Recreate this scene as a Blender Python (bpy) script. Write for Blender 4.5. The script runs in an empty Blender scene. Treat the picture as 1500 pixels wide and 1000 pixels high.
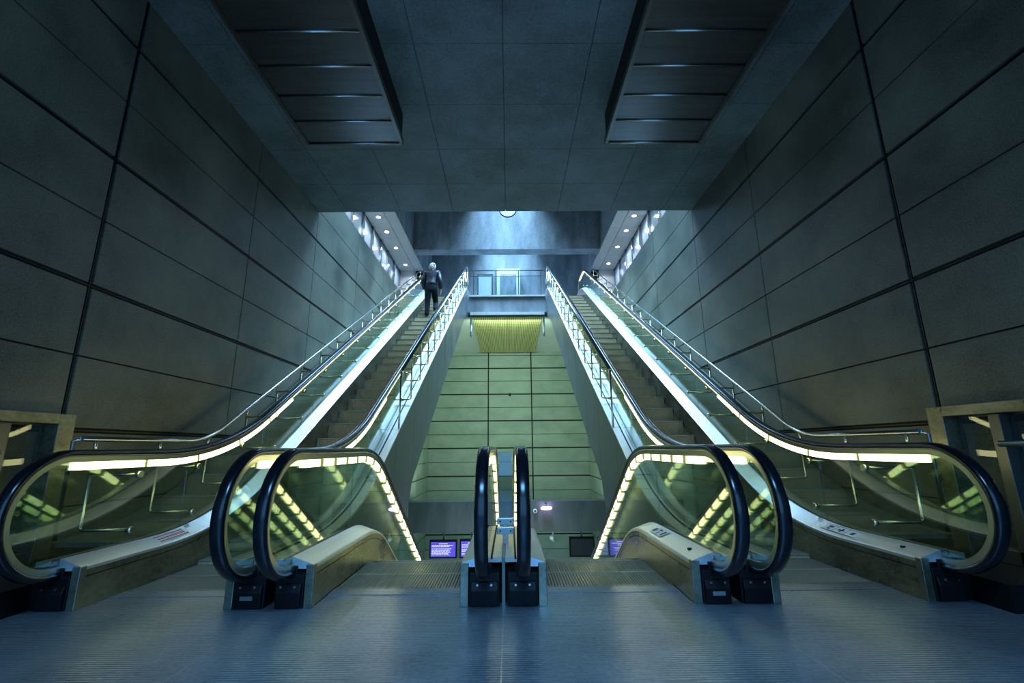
import bpy, bmesh, math, random
from mathutils import Vector, Matrix
random.seed(4)
C = bpy.context.scene.collection
S = bpy.context.scene
PI = math.pi
T30 = math.tan(math.radians(30))

# ------------------------------------------------------------------ materials
def new_mat(name):
    m = bpy.data.materials.new(name); m.use_nodes = True
    nt = m.node_tree; b = nt.nodes['Principled BSDF']
    return m, nt, b

def plain(name, col, rough=0.5, metal=0.0, spec=0.5, emit=None, es=0, coat=0):
    m, nt, b = new_mat(name)
    b.inputs['Base Color'].default_value = (*col, 1)
    b.inputs['Roughness'].default_value = rough
    b.inputs['Metallic'].default_value = metal
    b.inputs['Specular IOR Level'].default_value = spec
    b.inputs['Coat Weight'].default_value = coat
    if emit:
        b.inputs['Emission Color'].default_value = (*emit, 1)
        b.inputs['Emission Strength'].default_value = es
    return m

def noisy(name, c1, c2, scale=(1, 1, 1), nscale=3.0, rough=(0.4, 0.7), metal=0.0, bump=0.1, bdist=0.01, fine=40.0, spec=0.5, ramp=(0.35, 0.65)):
    """procedural: large mottling + fine grain, object coordinates"""
    m, nt, b = new_mat(name)
    N = nt.nodes.new; L = nt.links.new
    tc = N('ShaderNodeTexCoord'); mp = N('ShaderNodeMapping'); mp.inputs['Scale'].default_value = scale
    L(tc.outputs['Object'], mp.inputs['Vector'])
    n1 = N('ShaderNodeTexNoise'); n1.inputs['Scale'].default_value = nscale; n1.inputs['Detail'].default_value = 8; n1.inputs['Roughness'].default_value = 0.62
    n2 = N('ShaderNodeTexNoise'); n2.inputs['Scale'].default_value = fine; n2.inputs['Detail'].default_value = 3
    L(mp.outputs[0], n1.inputs['Vector']); L(mp.outputs[0], n2.inputs['Vector'])
    mx = N('ShaderNodeMath'); mx.operation = 'MULTIPLY_ADD'; mx.inputs[1].default_value = 0.3
    L(n2.outputs['Fac'], mx.inputs[0]); 
    m2 = N('ShaderNodeMath'); m2.operation = 'MULTIPLY'; m2.inputs[1].default_value = 0.7
    L(n1.outputs['Fac'], m2.inputs[0]); L(m2.outputs[0], mx.inputs[2])
    cr = N('ShaderNodeValToRGB'); cr.color_ramp.elements[0].position = ramp[0]; cr.color_ramp.elements[1].position = ramp[1]
    cr.color_ramp.elements[0].color = (*c1, 1); cr.color_ramp.elements[1].color = (*c2, 1)
    L(mx.outputs[0], cr.inputs['Fac']); L(cr.outputs['Color'], b.inputs['Base Color'])
    mr = N('ShaderNodeMapRange'); mr.inputs['From Min'].default_value = 0.3; mr.inputs['From Max'].default_value = 0.7
    mr.inputs['To Min'].default_value = rough[0]; mr.inputs['To Max'].default_value = rough[1]
    L(n1.outputs['Fac'], mr.inputs['Value']); L(mr.outputs[0], b.inputs['Roughness'])
    bp = N('ShaderNodeBump'); bp.inputs['Strength'].default_value = bump; bp.inputs['Distance'].default_value = bdist
    L(mx.outputs[0], bp.inputs['Height']); L(bp.outputs[0], b.inputs['Normal'])
    b.inputs['Metallic'].default_value = metal
    b.inputs['Specular IOR Level'].default_value = spec
    return m

def ribbed(name, c1, c2, axis, freq, rough, metal, bump, bdist=0.004, nscale=2.5):
    m = noisy(name, c1, c2, nscale=nscale, rough=rough, metal=metal, bump=0.0)
    nt = m.node_tree; b = nt.nodes['Principled BSDF']; N = nt.nodes.new; L = nt.links.new
    tc = N('ShaderNodeTexCoord'); sp = N('ShaderNodeSeparateXYZ'); L(tc.outputs['Object'], sp.inputs[0])
    mu = N('ShaderNodeMath'); mu.operation = 'MULTIPLY'; mu.inputs[1].default_value = freq * 2 * PI
    L(sp.outputs[axis], mu.inputs[0])
    si = N('ShaderNodeMath'); si.operation = 'SINE'; L(mu.outputs[0], si.inputs[0])
    bp = N('ShaderNodeBump'); bp.inputs['Strength'].default_value = bump; bp.inputs['Distance'].default_value = bdist
    L(si.outputs[0], bp.inputs['Height']); L(bp.outputs[0], b.inputs['Normal'])
    return m

def glass_mat(name, tint, refl=1.0, ior=1.5):
    m = bpy.data.materials.new(name); m.use_nodes = True
    nt = m.node_tree; nt.nodes.clear(); N = nt.nodes.new; L = nt.links.new
    o = N('ShaderNodeOutputMaterial'); mx = N('ShaderNodeMixShader'); t = N('ShaderNodeBsdfTransparent'); g = N('ShaderNodeBsdfGlossy')
    t.inputs['Color'].default_value = (*tint, 1); g.inputs['Roughness'].default_value = 0.015
    f = N('ShaderNodeLayerWeight'); f.inputs['Blend'].default_value = 0.5
    pw = N('ShaderNodeMath'); pw.operation = 'POWER'; pw.inputs[1].default_value = 5; L(f.outputs['Facing'], pw.inputs[0])
    ml = N('ShaderNodeMath'); ml.operation = 'MULTIPLY_ADD'; ml.inputs[1].default_value = 0.9; ml.inputs[2].default_value = 0.045 * refl; ml.use_clamp = True
    L(pw.outputs[0], ml.inputs[0]); L(ml.outputs[0], mx.inputs[0]); L(t.outputs[0], mx.inputs[1]); L(g.outputs[0], mx.inputs[2])
    L(mx.outputs[0], o.inputs[0])
    return m

M = {}
M['wall'] = noisy('wall_concrete', (0.055, 0.062, 0.048), (0.185, 0.19, 0.145), nscale=0.7, ramp=(0.38, 0.60), rough=(0.38, 0.55), bump=0.05, fine=60, spec=0.55)
M['back'] = noisy('green_grey_concrete', (0.19, 0.25, 0.20), (0.30, 0.37, 0.31), scale=(1, 1, 1.6), nscale=1.0, rough=(0.5, 0.7), bump=0.06)
M['ceil'] = noisy('ceiling_concrete', (0.085, 0.11, 0.11), (0.20, 0.24, 0.245), nscale=1.1, ramp=(0.38, 0.60), rough=(0.5, 0.8), bump=0.08)
M['raw'] = noisy('raw_concrete', (0.08, 0.095, 0.105), (0.28, 0.31, 0.33), scale=(1.6, 1.6, 0.5), nscale=1.2, rough=(0.6, 0.85), bump=0.25, bdist=0.02)
M['beam'] = noisy('dark_stained_concrete', (0.05, 0.06, 0.065), (0.10, 0.115, 0.12), scale=(1.5, 1, 0.4), nscale=1.5, rough=(0.4, 0.6), bump=0.08)
M['pale'] = noisy('pale_plaster', (0.5, 0.54, 0.5), (0.62, 0.66, 0.62), nscale=1.0, rough=(0.6, 0.8), bump=0.05)
M['dullledge'] = noisy('dull_ledge', (0.16, 0.165, 0.12), (0.26, 0.265, 0.20), nscale=3, rough=(0.4, 0.55), metal=0.3, bump=0.02)
M['daylit'] = plain('daylit_glass', (0.50, 0.58, 0.64), 0.12, 0.0, 0.9)  # opaque pale tone stands in for daylight and reflections in the glazing
M['groove'] = plain('joint_dark', (0.008, 0.009, 0.009), 0.8)
M['joint'] = plain('joint_steel', (0.05, 0.05, 0.05), 0.35, 0.8)
M['floor'] = ribbed('floor_steel', (0.11, 0.14, 0.17), (0.36, 0.41, 0.46), 1, 45, (0.28, 0.35), 0.6, 0.35, 0.003, 0.9)
M['seam'] = plain('floor_seam', (0.45, 0.5, 0.55), 0.35, 0.9)
M['tread'] = ribbed('tread_grooves', (0.13, 0.155, 0.165), (0.21, 0.24, 0.25), 0, 45, (0.32, 0.5), 0.6, 1.0, 0.006)
M['riser'] = ribbed('riser_grooves', (0.42, 0.35, 0.20), (0.56, 0.48, 0.29), 0, 55, (0.4, 0.55), 0.4, 0.8, 0.004)
M['nosing'] = plain('step_nosing', (0.32, 0.31, 0.26), 0.4, 0.6)
M['steel'] = noisy('brushed_steel', (0.42, 0.43, 0.42), (0.58, 0.59, 0.57), scale=(1, 0.15, 3), nscale=5, rough=(0.24, 0.38), metal=1.0, bump=0.03)
M['deck'] = noisy('deck_aluminium', (0.60, 0.63, 0.66), (0.74, 0.77, 0.80), scale=(3, 0.1, 3), nscale=6, rough=(0.3, 0.45), metal=0.85, bump=0.02)
M['skirt'] = noisy('skirt_steel', (0.15, 0.15, 0.11), (0.34, 0.33, 0.25), scale=(1, 0.6, 1), nscale=3, ramp=(0.38, 0.60), rough=(0.22, 0.42), metal=0.9, bump=0.03)
M['ledge'] = noisy('ledge_steel', (0.45, 0.46, 0.43), (0.58, 0.59, 0.55), nscale=3, rough=(0.35, 0.5), metal=0.5, bump=0.02)
M['clad'] = noisy('cladding_steel', (0.15, 0.175, 0.185), (0.30, 0.33, 0.34), scale=(1, 2, 0.5), nscale=2.2, rough=(0.3, 0.48), metal=0.8, bump=0.03)
M['rubber'] = plain('handrail_rubber', (0.004, 0.005, 0.008), 0.2, 0.0, 0.55)
M['black'] = plain('black_plastic', (0.005, 0.005, 0.006), 0.45, 0, 0.2)
M['guide'] = plain('handrail_guide', (0.40, 0.40, 0.33), 0.3, 0.9)
M['chrome'] = plain('polished_steel', (0.45, 0.46, 0.46), 0.2, 1.0)
M['brass'] = plain('warm_steel', (0.62, 0.58, 0.42), 0.25, 1.0)
M['glass'] = glass_mat('balustrade_glass', (0.80, 0.90, 0.82), 3.8)
M['clear'] = glass_mat('clear_glass', (0.90, 0.95, 0.96), 1.3)
M['acryl'] = glass_mat('acrylic', (0.62, 0.68, 0.68), 2.0)
M['lamp'] = plain('lamp_cover', (0.9, 0.9, 0.6), 0.4, emit=(1.0, 0.96, 0.46), es=3.6)
M['lampend'] = plain('lamp_joint', (0.5, 0.5, 0.2), 0.5, emit=(0.6, 0.6, 0.15), es=0.3)
M['darkpanel'] = noisy('dark_panel_steel', (0.10, 0.10, 0.10), (0.15, 0.15, 0.15), scale=(0.3, 4, 1), nscale=4, rough=(0.3, 0.42), metal=0.9, bump=0.03)
M['frame'] = plain('dark_frame', (0.16, 0.16, 0.15), 0.35, 0.9)
M['bar'] = plain('divider_bar', (0.5, 0.52, 0.5), 0.22, 1.0)
M['soffit'] = noisy('soffit_panel', (0.45, 0.45, 0.43), (0.55, 0.55, 0.52), nscale=2, rough=(0.4, 0.6), metal=0.3)
M['down'] = plain('downlight_glow', (1, 1, 1), 0.4, emit=(0.72, 0.50, 1.0), es=9)
M['white'] = plain('white_panel', (0.75, 0.8, 0.85), 0.4)
M['screen'] = plain('blue_screen', (0.02, 0.02, 0.2), 0.3, emit=(0.10, 0.08, 0.75), es=0.9)
M['text'] = plain('screen_text', (0.8, 0.8, 1), 0.4, emit=(0.75, 0.75, 1.0), es=1.0)
M['red'] = plain('sticker_red', (0.35, 0.05, 0.05), 0.5)
M['sticker'] = plain('sticker_white', (0.7, 0.75, 0.8), 0.5)
M['ink'] = plain('sticker_ink', (0.02, 0.03, 0.06), 0.5)

def perforated():
    m, nt, b = new_mat('perforated_gold_mesh')
    N = nt.nodes.new; L = nt.links.new
    tc = N('ShaderNodeTexCoord'); sp = N('ShaderNodeSeparateXYZ'); L(tc.outputs['Object'], sp.inputs[0])
    def s(o, fr):
        a = N('ShaderNodeMath'); a.operation = 'MULTIPLY'; a.inputs[1].default_value = fr * 2 * PI; L(o, a.inputs[0])
        c = N('ShaderNodeMath'); c.operation = 'SINE'; L(a.outputs[0], c.inputs[0]); return c.outputs[0]
    ad = N('ShaderNodeMath'); ad.operation = 'ADD'; L(s(sp.outputs[0], 14), ad.inputs[0]); L(s(sp.outputs[1], 9), ad.inputs[1])
    cr = N('ShaderNodeValToRGB'); cr.color_ramp.elements[0].position = 0.25; cr.color_ramp.elements[1].position = 0.55
    cr.color_ramp.elements[0].color = (0.85, 0.75, 0.32, 1); cr.color_ramp.elements[1].color = (0.05, 0.05, 0.02, 1)
    L(ad.outputs[0], cr.inputs['Fac']); L(cr.outputs['Color'], b.inputs['Base Color'])
    b.inputs['Metallic'].default_value = 0.6; b.inputs['Roughness'].default_value = 0.35
    n = N('ShaderNodeTexNoise'); n.inputs['Scale'].default_value = 3; L(tc.outputs['Object'], n.inputs['Vector'])
    bp = N('ShaderNodeBump'); bp.inputs['Strength'].default_value = 0.2; bp.inputs['Distance'].default_value = 0.03
    L(n.outputs['Fac'], bp.inputs['Height']); L(bp.outputs[0], b.inputs['Normal'])
    return m
M['perf'] = perforated()

# ------------------------------------------------------------------ mesh helpers
def box(bm, x0, x1, y0, y1, z0, z1, mi=0):
    vs = [bm.verts.new((x, y, z)) for x in (x0, x1) for y in (y0, y1) for z in (z0, z1)]
    for f in ((0, 1, 3, 2), (4, 6, 7, 5), (0, 4, 5, 1), (2, 3, 7, 6), (0, 2, 6, 4), (1, 5, 7, 3)):
        fc = bm.faces.new([vs[i] for i in f]); fc.material_index = mi

def vsweep(bm, ys, zf, prof, mi=0):
    """closed profile (x, dz) carried along y with height zf(y)"""
    rings = [[bm.verts.new((x, y, zf(y) + dz)) for x, dz in prof] for y in ys]
    n = len(prof)
    for a, b in zip(rings, rings[1:]):
        for i in range(n):
            f = bm.faces.new((a[i], a[(i + 1) % n], b[(i + 1) % n], b[i])); f.material_index = mi
    for r in (rings[0], rings[-1]):
        f = bm.faces.new(r); f.material_index = mi

def nsweep(bm, path, prof, x0, mi=0, caps=True):
    """profile (u across x, w along the path normal) swept along a path in the y-z plane"""
    rings = []
    for i, (y, z) in enumerate(path):
        a = path[max(i - 1, 0)]; b = path[min(i + 1, len(path) - 1)]
        t = Vector((b[0] - a[0], b[1] - a[1])).normalized(); nrm = (-t.y, t.x)
        rings.append([bm.verts.new((x0 + u, y + nrm[0] * w, z + nrm[1] * w)) for u, w in prof])
    n = len(prof)
    for a, b in zip(rings, rings[1:]):
        for i in range(n):
            f = bm.faces.new((a[i], a[(i + 1) % n], b[(i + 1) % n], b[i])); f.material_index = mi; f.smooth = n > 6
    if caps:
        for r in (rings[0], rings[-1]):
            f = bm.faces.new(r); f.material_index = mi

def tube(bm, pts, r, n=10, mi=0):
    pts = [Vector(p) for p in pts]; rings = []
    prev = None
    for i, p in enumerate(pts):
        t = (pts[min(i + 1, len(pts) - 1)] - pts[max(i - 1, 0)]).normalized()
        if prev is None:
            u = t.cross(Vector((0, 0, 1)))
            if u.length < 0.1: u = t.cross(Vector((1, 0, 0)))
        else:
            u = prev - t * prev.dot(t)
        u.normalize(); prev = u; v = t.cross(u)
        rings.append([bm.verts.new(p + (u * math.cos(2 * PI * k / n) + v * math.sin(2 * PI * k / n)) * r) for k in range(n)])
    for a, b in zip(rings, rings[1:]):
        for i in range(n):
            f = bm.faces.new((a[i], a[(i + 1) % n], b[(i + 1) % n], b[i])); f.material_index = mi; f.smooth = True
    for q in (rings[0], rings[-1]):
        f = bm.faces.new(q); f.material_index = mi

def disc(bm, c, axis, r, h, n=20, mi=0):
    a = Vector(axis).normalized(); c = Vector(c)
    tube(bm, [c - a * h / 2, c + a * h / 2], r, n, mi)

def prism(bm, poly, x0, x1, mi=0):
    """y-z outline extruded along x"""
    a = [bm.verts.new((x0, y, z)) for y, z in poly]; b = [bm.verts.new((x1, y, z)) for y, z in poly]
    n = len(poly)
    fs = [bm.faces.new(a), bm.faces.new(b)]
    for i in range(n): fs.append(bm.faces.new((a[i], a[(i + 1) % n], b[(i + 1) % n], b[i])))
    for f in fs: f.material_index = mi

def obj(name, bm, mats, parent=None, bevel=0.0):
    bmesh.ops.recalc_face_normals(bm, faces=bm.faces)
    me = bpy.data.meshes.new(name); bm.to_mesh(me); bm.free()
    if not isinstance(mats, (list, tuple)): mats = [mats]
    for m in mats: me.materials.append(M[m] if isinstance(m, str) else m)
    o = bpy.data.objects.new(name, me); C.objects.link(o)
    if parent is not None: o.parent = parent; o.matrix_parent_inverse = Matrix.Translation(-parent_world(parent))
    if bevel:
        md = o.modifiers.new('bevel', 'BEVEL'); md.width = bevel; md.segments = 2; md.limit_method = 'ANGLE'
    return o

def parent_world(p):
    return Vector((0, 0, 0)) if p.type == 'MESH' else p.location.copy()

def thing(name, label, cat, loc=(0, 0, 0), group=None):
    o = bpy.data.objects.new(name, None); C.objects.link(o); o.location = loc
    o.empty_display_size = 0.1
    o['label'] = label; o['category'] = cat
    if group: o['group'] = group
    return o
def tag(o, label, cat, group=None):
    o['label'] = label; o['category'] = cat
    if group: o['group'] = group
    return o
def struct(name, bm, mats, bevel=0.0):
    o = obj(name, bm, mats, None, bevel); o['kind'] = 'structure'; return o
B = bmesh.new

def round_poly(pts, radii, seg=14):
    out = [pts[0]]
    for i in range(1, len(pts) - 1):
        p0, p, p1 = Vector(pts[i - 1]), Vector(pts[i]), Vector(pts[i + 1])
        d0 = (p0 - p).normalized(); d1 = (p1 - p).normalized()
        half = d0.angle(d1) / 2; r = radii[i - 1]; t = r / math.tan(half)
        c = p + (d0 + d1).normalized() * (r / math.sin(half))
        a = p + d0 * t; b = p + d1 * t
        a0 = math.atan2(a.y - c.y, a.x - c.x); a1 = math.atan2(b.y - c.y, b.x - c.x)
        while a1 - a0 > PI: a1 -= 2 * PI
        while a1 - a0 < -PI: a1 += 2 * PI
        for k in range(seg + 1):
            q = a0 + (a1 - a0) * k / seg
            out.append((c.x + r * math.cos(q), c.y + r * math.sin(q)))
    out.append(pts[-1])
    return out
def interp(path):
    def f(y):
        if y <= path[0][0]: return path[0][1]
        for a, b in zip(path, path[1:]):
            if a[0] <= y <= b[0]:
                return a[1] + (b[1] - a[1]) * (y - a[0]) / max(b[0] - a[0], 1e-6)
        return path[-1][1]
    return f
def frange(a, b, d):
    n = max(1, int(math.ceil((b - a) / d))); return [a + (b - a) * i / n for i in range(n + 1)]

# ------------------------------------------------------------------ dimensions
W = 3.75          # half width between the side walls
HC = 6.38         # level of the side corridors
H = 6.66          # level of the upper landing
NC, NR = 3.24, 0.39
XG_C, XG_DI, XG_UI, XG_UO = 0.125, 1.405, 1.655, 2.935   # glass planes (centre, down outer, up inner, up outer)
MID = 1.50

UPB = round_poly([(3.0, 0), (4.9, 0), (4.9 + H / T30, H), (19.0, H)], [3.2, 2.2]); up_base = interp(UPB)
UPH = round_poly([(NC, 0.99), (4.95, 0.99), (4.95 + H / T30, 0.99 + H), (17.6, 0.99 + H)], [3.2, 1.2]); up_hand = interp(UPH)
DNB = round_poly([(3.0, 0), (4.85, 0), (4.85 + 4.8 / T30, -4.8), (13.8, -4.8)], [1.4, 1.0]); dn_base = interp(DNB)
DNH = round_poly([(NC, 0.99), (5.1, 0.99), (5.1 + 4.8 / T30, 0.99 - 4.8), (13.9, 0.99 - 4.8)], [1.6, 1.0]); dn_hand = interp(DNH)

def arc(cy, cz, r, a0, a1, n=18):
    return [(cy + r * math.cos(math.radians(a0 + (a1 - a0) * k / n)), cz + r * math.sin(math.radians(a0 + (a1 - a0) * k / n))) for k in range(n + 1)]

def hand_path(core, top_end=True):
    p = [(NC + 0.16, 0.215)] + arc(NC, 0.60, NR, 270, 90, 26)[:-1] + core
    ey, ez = core[-1]
    if top_end:
        p += arc(ey, ez - NR, NR, 90, -90, 26)[1:] + [(ey - 0.16, ez - 2 * NR)]
    return p
def resample(path, d):
    out = [path[0]]
    for a, b in zip(path, path[1:]):
        L = math.hypot(b[0] - a[0], b[1] - a[1]); n = max(1, int(L / d))
        for k in range(1, n + 1): out.append((a[0] + (b[0] - a[0]) * k / n, a[1] + (b[1] - a[1]) * k / n))
    return out

HPROF = [(-0.028, -0.022), (-0.04, -0.008), (-0.041, 0.006), (-0.034, 0.018), (-0.018, 0.024), (0, 0.025), (0.018, 0.024), (0.034, 0.018), (0.041, 0.006), (0.04, -0.008), (0.028, -0.022)]

# ------------------------------------------------------------------ escalators
def balustrade(root, xg, d, up, outer_edge, side):
    """xg glass plane, d = +1/-1 direction of the steps, outer_edge = x where its outer deck stops"""
    base, hand, core = (up_base, up_hand, UPH) if up else (dn_base, dn_hand, DNH)
    yend = core[-1][0]
    hp = hand_path(core)
    bm = B(); nsweep(bm, hp, HPROF, xg); obj('handrail', bm, 'rubber', root)
    bm = B(); nsweep(bm, hp, [(-0.024, -0.058), (0.024, -0.058), (0.027, -0.022), (-0.027, -0.022)], xg); obj('handrail_guide', bm, 'guide', root)
    # glass panes
    cuts = [NC - 0.335, 4.42] + frange(5.7, yend - 1.2, 1.35)[0:] + [yend + 0.335]
    ez = core[-1][1]
    def top(y):
        if y < NC: return 0.60 + math.sqrt(max((NR - 0.055) ** 2 - (y - NC) ** 2, 0))
        if y > yend: return ez - NR + math.sqrt(max((NR - 0.055) ** 2 - (y - yend) ** 2, 0))
        return hand(y) - 0.055
    def bot(y):
        b = base(y) + 0.28
        if y < NC: return max(b, 0.60 - math.sqrt(max((NR - 0.055) ** 2 - (y - NC) ** 2, 0)))
        if y > yend: return max(b, ez - NR - math.sqrt(max((NR - 0.055) ** 2 - (y - yend) ** 2, 0)))
        return b
    for a, b in zip(cuts, cuts[1:]):
        bm = B(); ys = frange(a + 0.004, b - 0.004, 0.05)
        rings = [[bm.verts.new((xg + s * 0.005, y, z)) for s, z in ((-1, bot(y)), (1, bot(y)), (1, top(y)), (-1, top(y)))] for y in ys]
        for p, q in zip(rings, rings[1:]):
            for i in range(4): bm.faces.new((p[i], p[(i + 1) % 4], q[(i + 1) % 4], q[i]))
        bm.faces.new(rings[0]); bm.faces.new(rings[-1])
        obj('glass_pane', bm, 'glass', root)
    # lamp band under the handrail: covers with dark joints
    lp = resample([(NC + 0.02, 0.99)] + [q for q in core if q[0] > NC + 0.05], 0.04)
    if not up: lp = [q for q in lp if q[0] > NC + 0.10]
    acc = 0; segs = [[lp[0]]]; lens = 0.26 if not up else 0.62
    for a, b in zip(lp, lp[1:]):
        acc += math.hypot(b[0] - a[0], b[1] - a[1]); segs[-1].append(b)
        if acc > lens: acc = 0; segs.append([b])
    bm = B()
    for s in segs:
        if len(s) < 2: continue
        wd = 0.022; hb = 0.071 if (up and s[0][0] > 5.9) else 0.112
        nsweep(bm, s, [(-wd, -hb), (wd, -hb), (wd, -0.060), (-wd, -0.060)], xg, 0)
        (y, z), (y1, z1) = s[-1], s[-2]
        t = Vector((y - y1, z - z1)).normalized() * (0.014 if up else 0.03)
        nsweep(bm, [(y - t.x, z - t.y), (y + t.x, z + t.y)], [(-wd - .001, -hb - .002), (wd + .001, -hb - .002), (wd + .001, -0.059), (-wd - .001, -0.059)], xg, 1)
    obj('lamp_band', bm, ['lamp', 'lampend'], root)
    # inner deck, skirt
    yb = UPB[-1][0] if up else DNB[-1][0]
    ys = frange(3.30, min(yb, yend), 0.1)
    bm = B(); vsweep(bm, ys, base, [(xg + 0.006 * d, 0.312), (xg + 0.15 * d, 0.262), (xg + 0.158 * d, 0.255), (xg + 0.158 * d, 0.236), (xg + 0.006 * d, 0.236)])
    obj('inner_deck', bm, 'deck', root)
    bm = B(); vsweep(bm, ys, base, [(xg + 0.138 * d, 0.235), (xg + 0.152 * d, 0.235), (xg + 0.152 * d, 0.196), (xg + 0.138 * d, 0.196)])
    vsweep(bm, ys, base, [(xg + 0.138 * d, 0.190), (xg + 0.152 * d, 0.190), (xg + 0.152 * d, -0.15 if ys[0] > 9 else -0.10), (xg + 0.138 * d, -0.10)])
    obj('skirt_panel', bm, 'skirt', root)
    # outer deck
    if abs(outer_edge - xg) > 0.01:
        bm = B(); e = outer_edge
        k0 = 3.30
        cutl = frange(k0, min(yb, yend), 1.1)
        for a, b in zip(cutl, cutl[1:]):
            vsweep(bm, frange(a + 0.006, b - 0.006, 0.1), base, [(xg - 0.006 * d, 0.29), (e, 0.29), (e, 0.262), (xg - 0.006 * d, 0.262)], 0)
        vsweep(bm, ys, base, [(xg - 0.04 * d, 0.302), (xg - 0.052 * d, 0.302), (xg - 0.052 * d, 0.282), (xg - 0.04 * d, 0.282)], 1)
        obj('outer_deck', bm, ['ledge', 'groove'], root)
    # newel base
    for ny, sgn, z0 in ((3.29, 1, 0.0),) + (((yend - 0.05, -1, base(yend)),) if up else ()):
        bm = B()
        y0, y1 = sorted((ny, ny + sgn * 0.42))
        e = max(0.0, abs(outer_edge - xg) - 0.012) if abs(outer_edge - xg) > 0.01 else 0.1
        e = min(e, 0.10)
        xa, xb = sorted((xg - d * e, xg + 0.10 * d))
        prism(bm, [(ny, z0), (ny, z0 + 0.20), (ny + sgn * 0.05, z0 + 0.232), (ny + sgn * 0.42, z0 + 0.232), (ny + sgn * 0.42, z0)], xa, xb)
        xc = (xa + xb) / 2
        # curved nose that carries the handrail inlet
        prism(bm, [(ny - sgn * 0.015, z0 + 0.005), (ny - sgn * 0.03, z0 + 0.10), (ny - sgn * 0.01, z0 + 0.15), (ny, z0 + 0.15), (ny, z0 + 0.005)], xa + 0.012, xb - 0.012)
        box(bm, xg - 0.05, xg + 0.05, min(ny + sgn * 0.0, ny + sgn * 0.2), max(ny, ny + sgn * 0.2), z0 + 0.19, z0 + 0.255)
        nb = obj('newel_base', bm, 'black', root, 0.006)
        for sx in (-0.045, 0.045):
            bm = B(); disc(bm, (xc + sx, ny - sgn * 0.025, z0 + 0.135), (0, 1, 0), 0.0075, 0.012, 12); obj('screw', bm, 'chrome', nb)
        if side == 'plate' and sgn == 1:
            bm = B(); box(bm, xc - 0.04, xc + 0.04, ny - 0.034, ny - 0.026, z0 + 0.06, z0 + 0.085); obj('maker_plate', bm, 'steel', nb)
        # steel end post and capped deck end
        bm = B(); xa, xb = sorted((xg + 0.105 * d, xg + 0.16 * d)); yy0, yy1 = sorted((ny + sgn * 0.0, ny + sgn * 0.05))
        box(bm, xa, xb, yy0, yy1, z0, z0 + 0.262)
        obj('end_post', bm, 'skirt', root, 0.004)

def escalator(name, label, xc, up, sides, outer):
    root = thing(name, label, 'escalator', (xc, 3.29, 0), 'escalators of the station hall')
    base = up_base if up else dn_base
    for s, pl in ((-1, sides[0]), (1, sides[1])):
        balustrade(root, xc + s * 0.64, -s, up, outer[0] if s < 0 else outer[1], pl)
    x0, x1 = xc - 0.482, xc + 0.482
    # comb plate
    bm = B(); box(bm, x0, x1, 3.56, 3.70, -0.001, 0.003, 0)
    for i in range(60):
        xx = x0 + (x1 - x0) * (i + 0.5) / 60; box(bm, xx - 0.004, xx + 0.004, 3.70, 3.745, 0.0, 0.003, 0)
    obj('comb_plate', bm, 'floor', root)
    # steps
    y = 3.72; last = 0.0; k = 0
    yend = (4.9 + H / T30 + 0.9) if up else 13.2
    while y < yend:
        bm = B()
        if up:
            z = base(y + 0.0) if y > 4.0 else 0.0
            prev = base(y - 0.4) if y - 0.4 > 4.0 else 0.0
            z0 = prev - 0.03
            prism(bm, [(y, z0), (y - 0.012, z0 + (z - z0) * 0.5), (y, z - 0.018), (y + 0.012, z - 0.018), (y + 0.012, z0)], x0, x1, 1)
            box(bm, x0, x1, y - 0.004, y + 0.398, z - 0.018, z - 0.002, 0)
            box(bm, x0, x1, y - 0.008, y + 0.02, z - 0.014, z, 2)
        else:
            z = base(y + 0.4)
            nxt = base(y + 0.8)
            prism(bm, [(y + 0.40, nxt - 0.03), (y + 0.412, nxt + (z - nxt) * 0.5), (y + 0.40, z - 0.018), (y + 0.385, z - 0.018), (y + 0.385, nxt - 0.03)], x0, x1, 1)
            box(bm, x0, x1, y, y + 0.398, z - 0.018, z - 0.002, 0)
            box(bm, x0, x1, y + 0.385, y + 0.399, z - 0.014, z, 2)
        obj('step', bm, ['tread', 'riser', 'nosing'], root)
        y += 0.4; k += 1
    # body of the truss below the steps
    bm = B()
    if up:
        ys = frange(4.6, 16.8, 0.3)
        vsweep(bm, frange(7.2, 16.9, 0.3), base, [(x0 - 0.12, -0.35), (x1 + 0.12, -0.35), (x1 + 0.12, -0.85), (x0 - 0.12, -0.85)])
    else:
        vsweep(bm, frange(5.5, 13.2, 0.3), base, [(x0 - 0.12, -0.35), (x1 + 0.12, -0.35), (x1 + 0.12, -0.85), (x0 - 0.12, -0.85)])
    obj('truss', bm, 'clad', root)
    # side cladding facing the centre of the hall
    if up:
        s = 1 if xc < 0 else -1; xf = -s * (MID + 0.004)
        bot = interp([(4.4, -0.5), (6.3, -0.55), (7.25, -0.1), (7.6, 0.50), (15.6, 0.50 + 8.0 * T30 + 0.35), (17.0, H - 0.72)])
        cl = [4.5, 6.45] + frange(7.6, 16.72, 1.3)
        bm = B()
        for a, b in zip(cl, cl[1:]):
            ys = frange(a + 0.004, b - 0.004, 0.15)
            poly = [(yy, up_base(yy) + 0.262) for yy in ys] + [(yy, bot(yy)) for yy in reversed(ys)]
            prism(bm, poly, xf, xf - s * 0.03)
        obj('side_cladding', bm, 'clad', root)
        bm = B()
        vsweep(bm, frange(7.3, 16.7, 0.4), bot, [(xf - s * 0.032, 0.0), (-s * 3.09, 0.0), (-s * 3.09, 0.04), (xf - s * 0.032, 0.04)])
        obj('truss_soffit', bm, 'clad', root)
    return root

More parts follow.
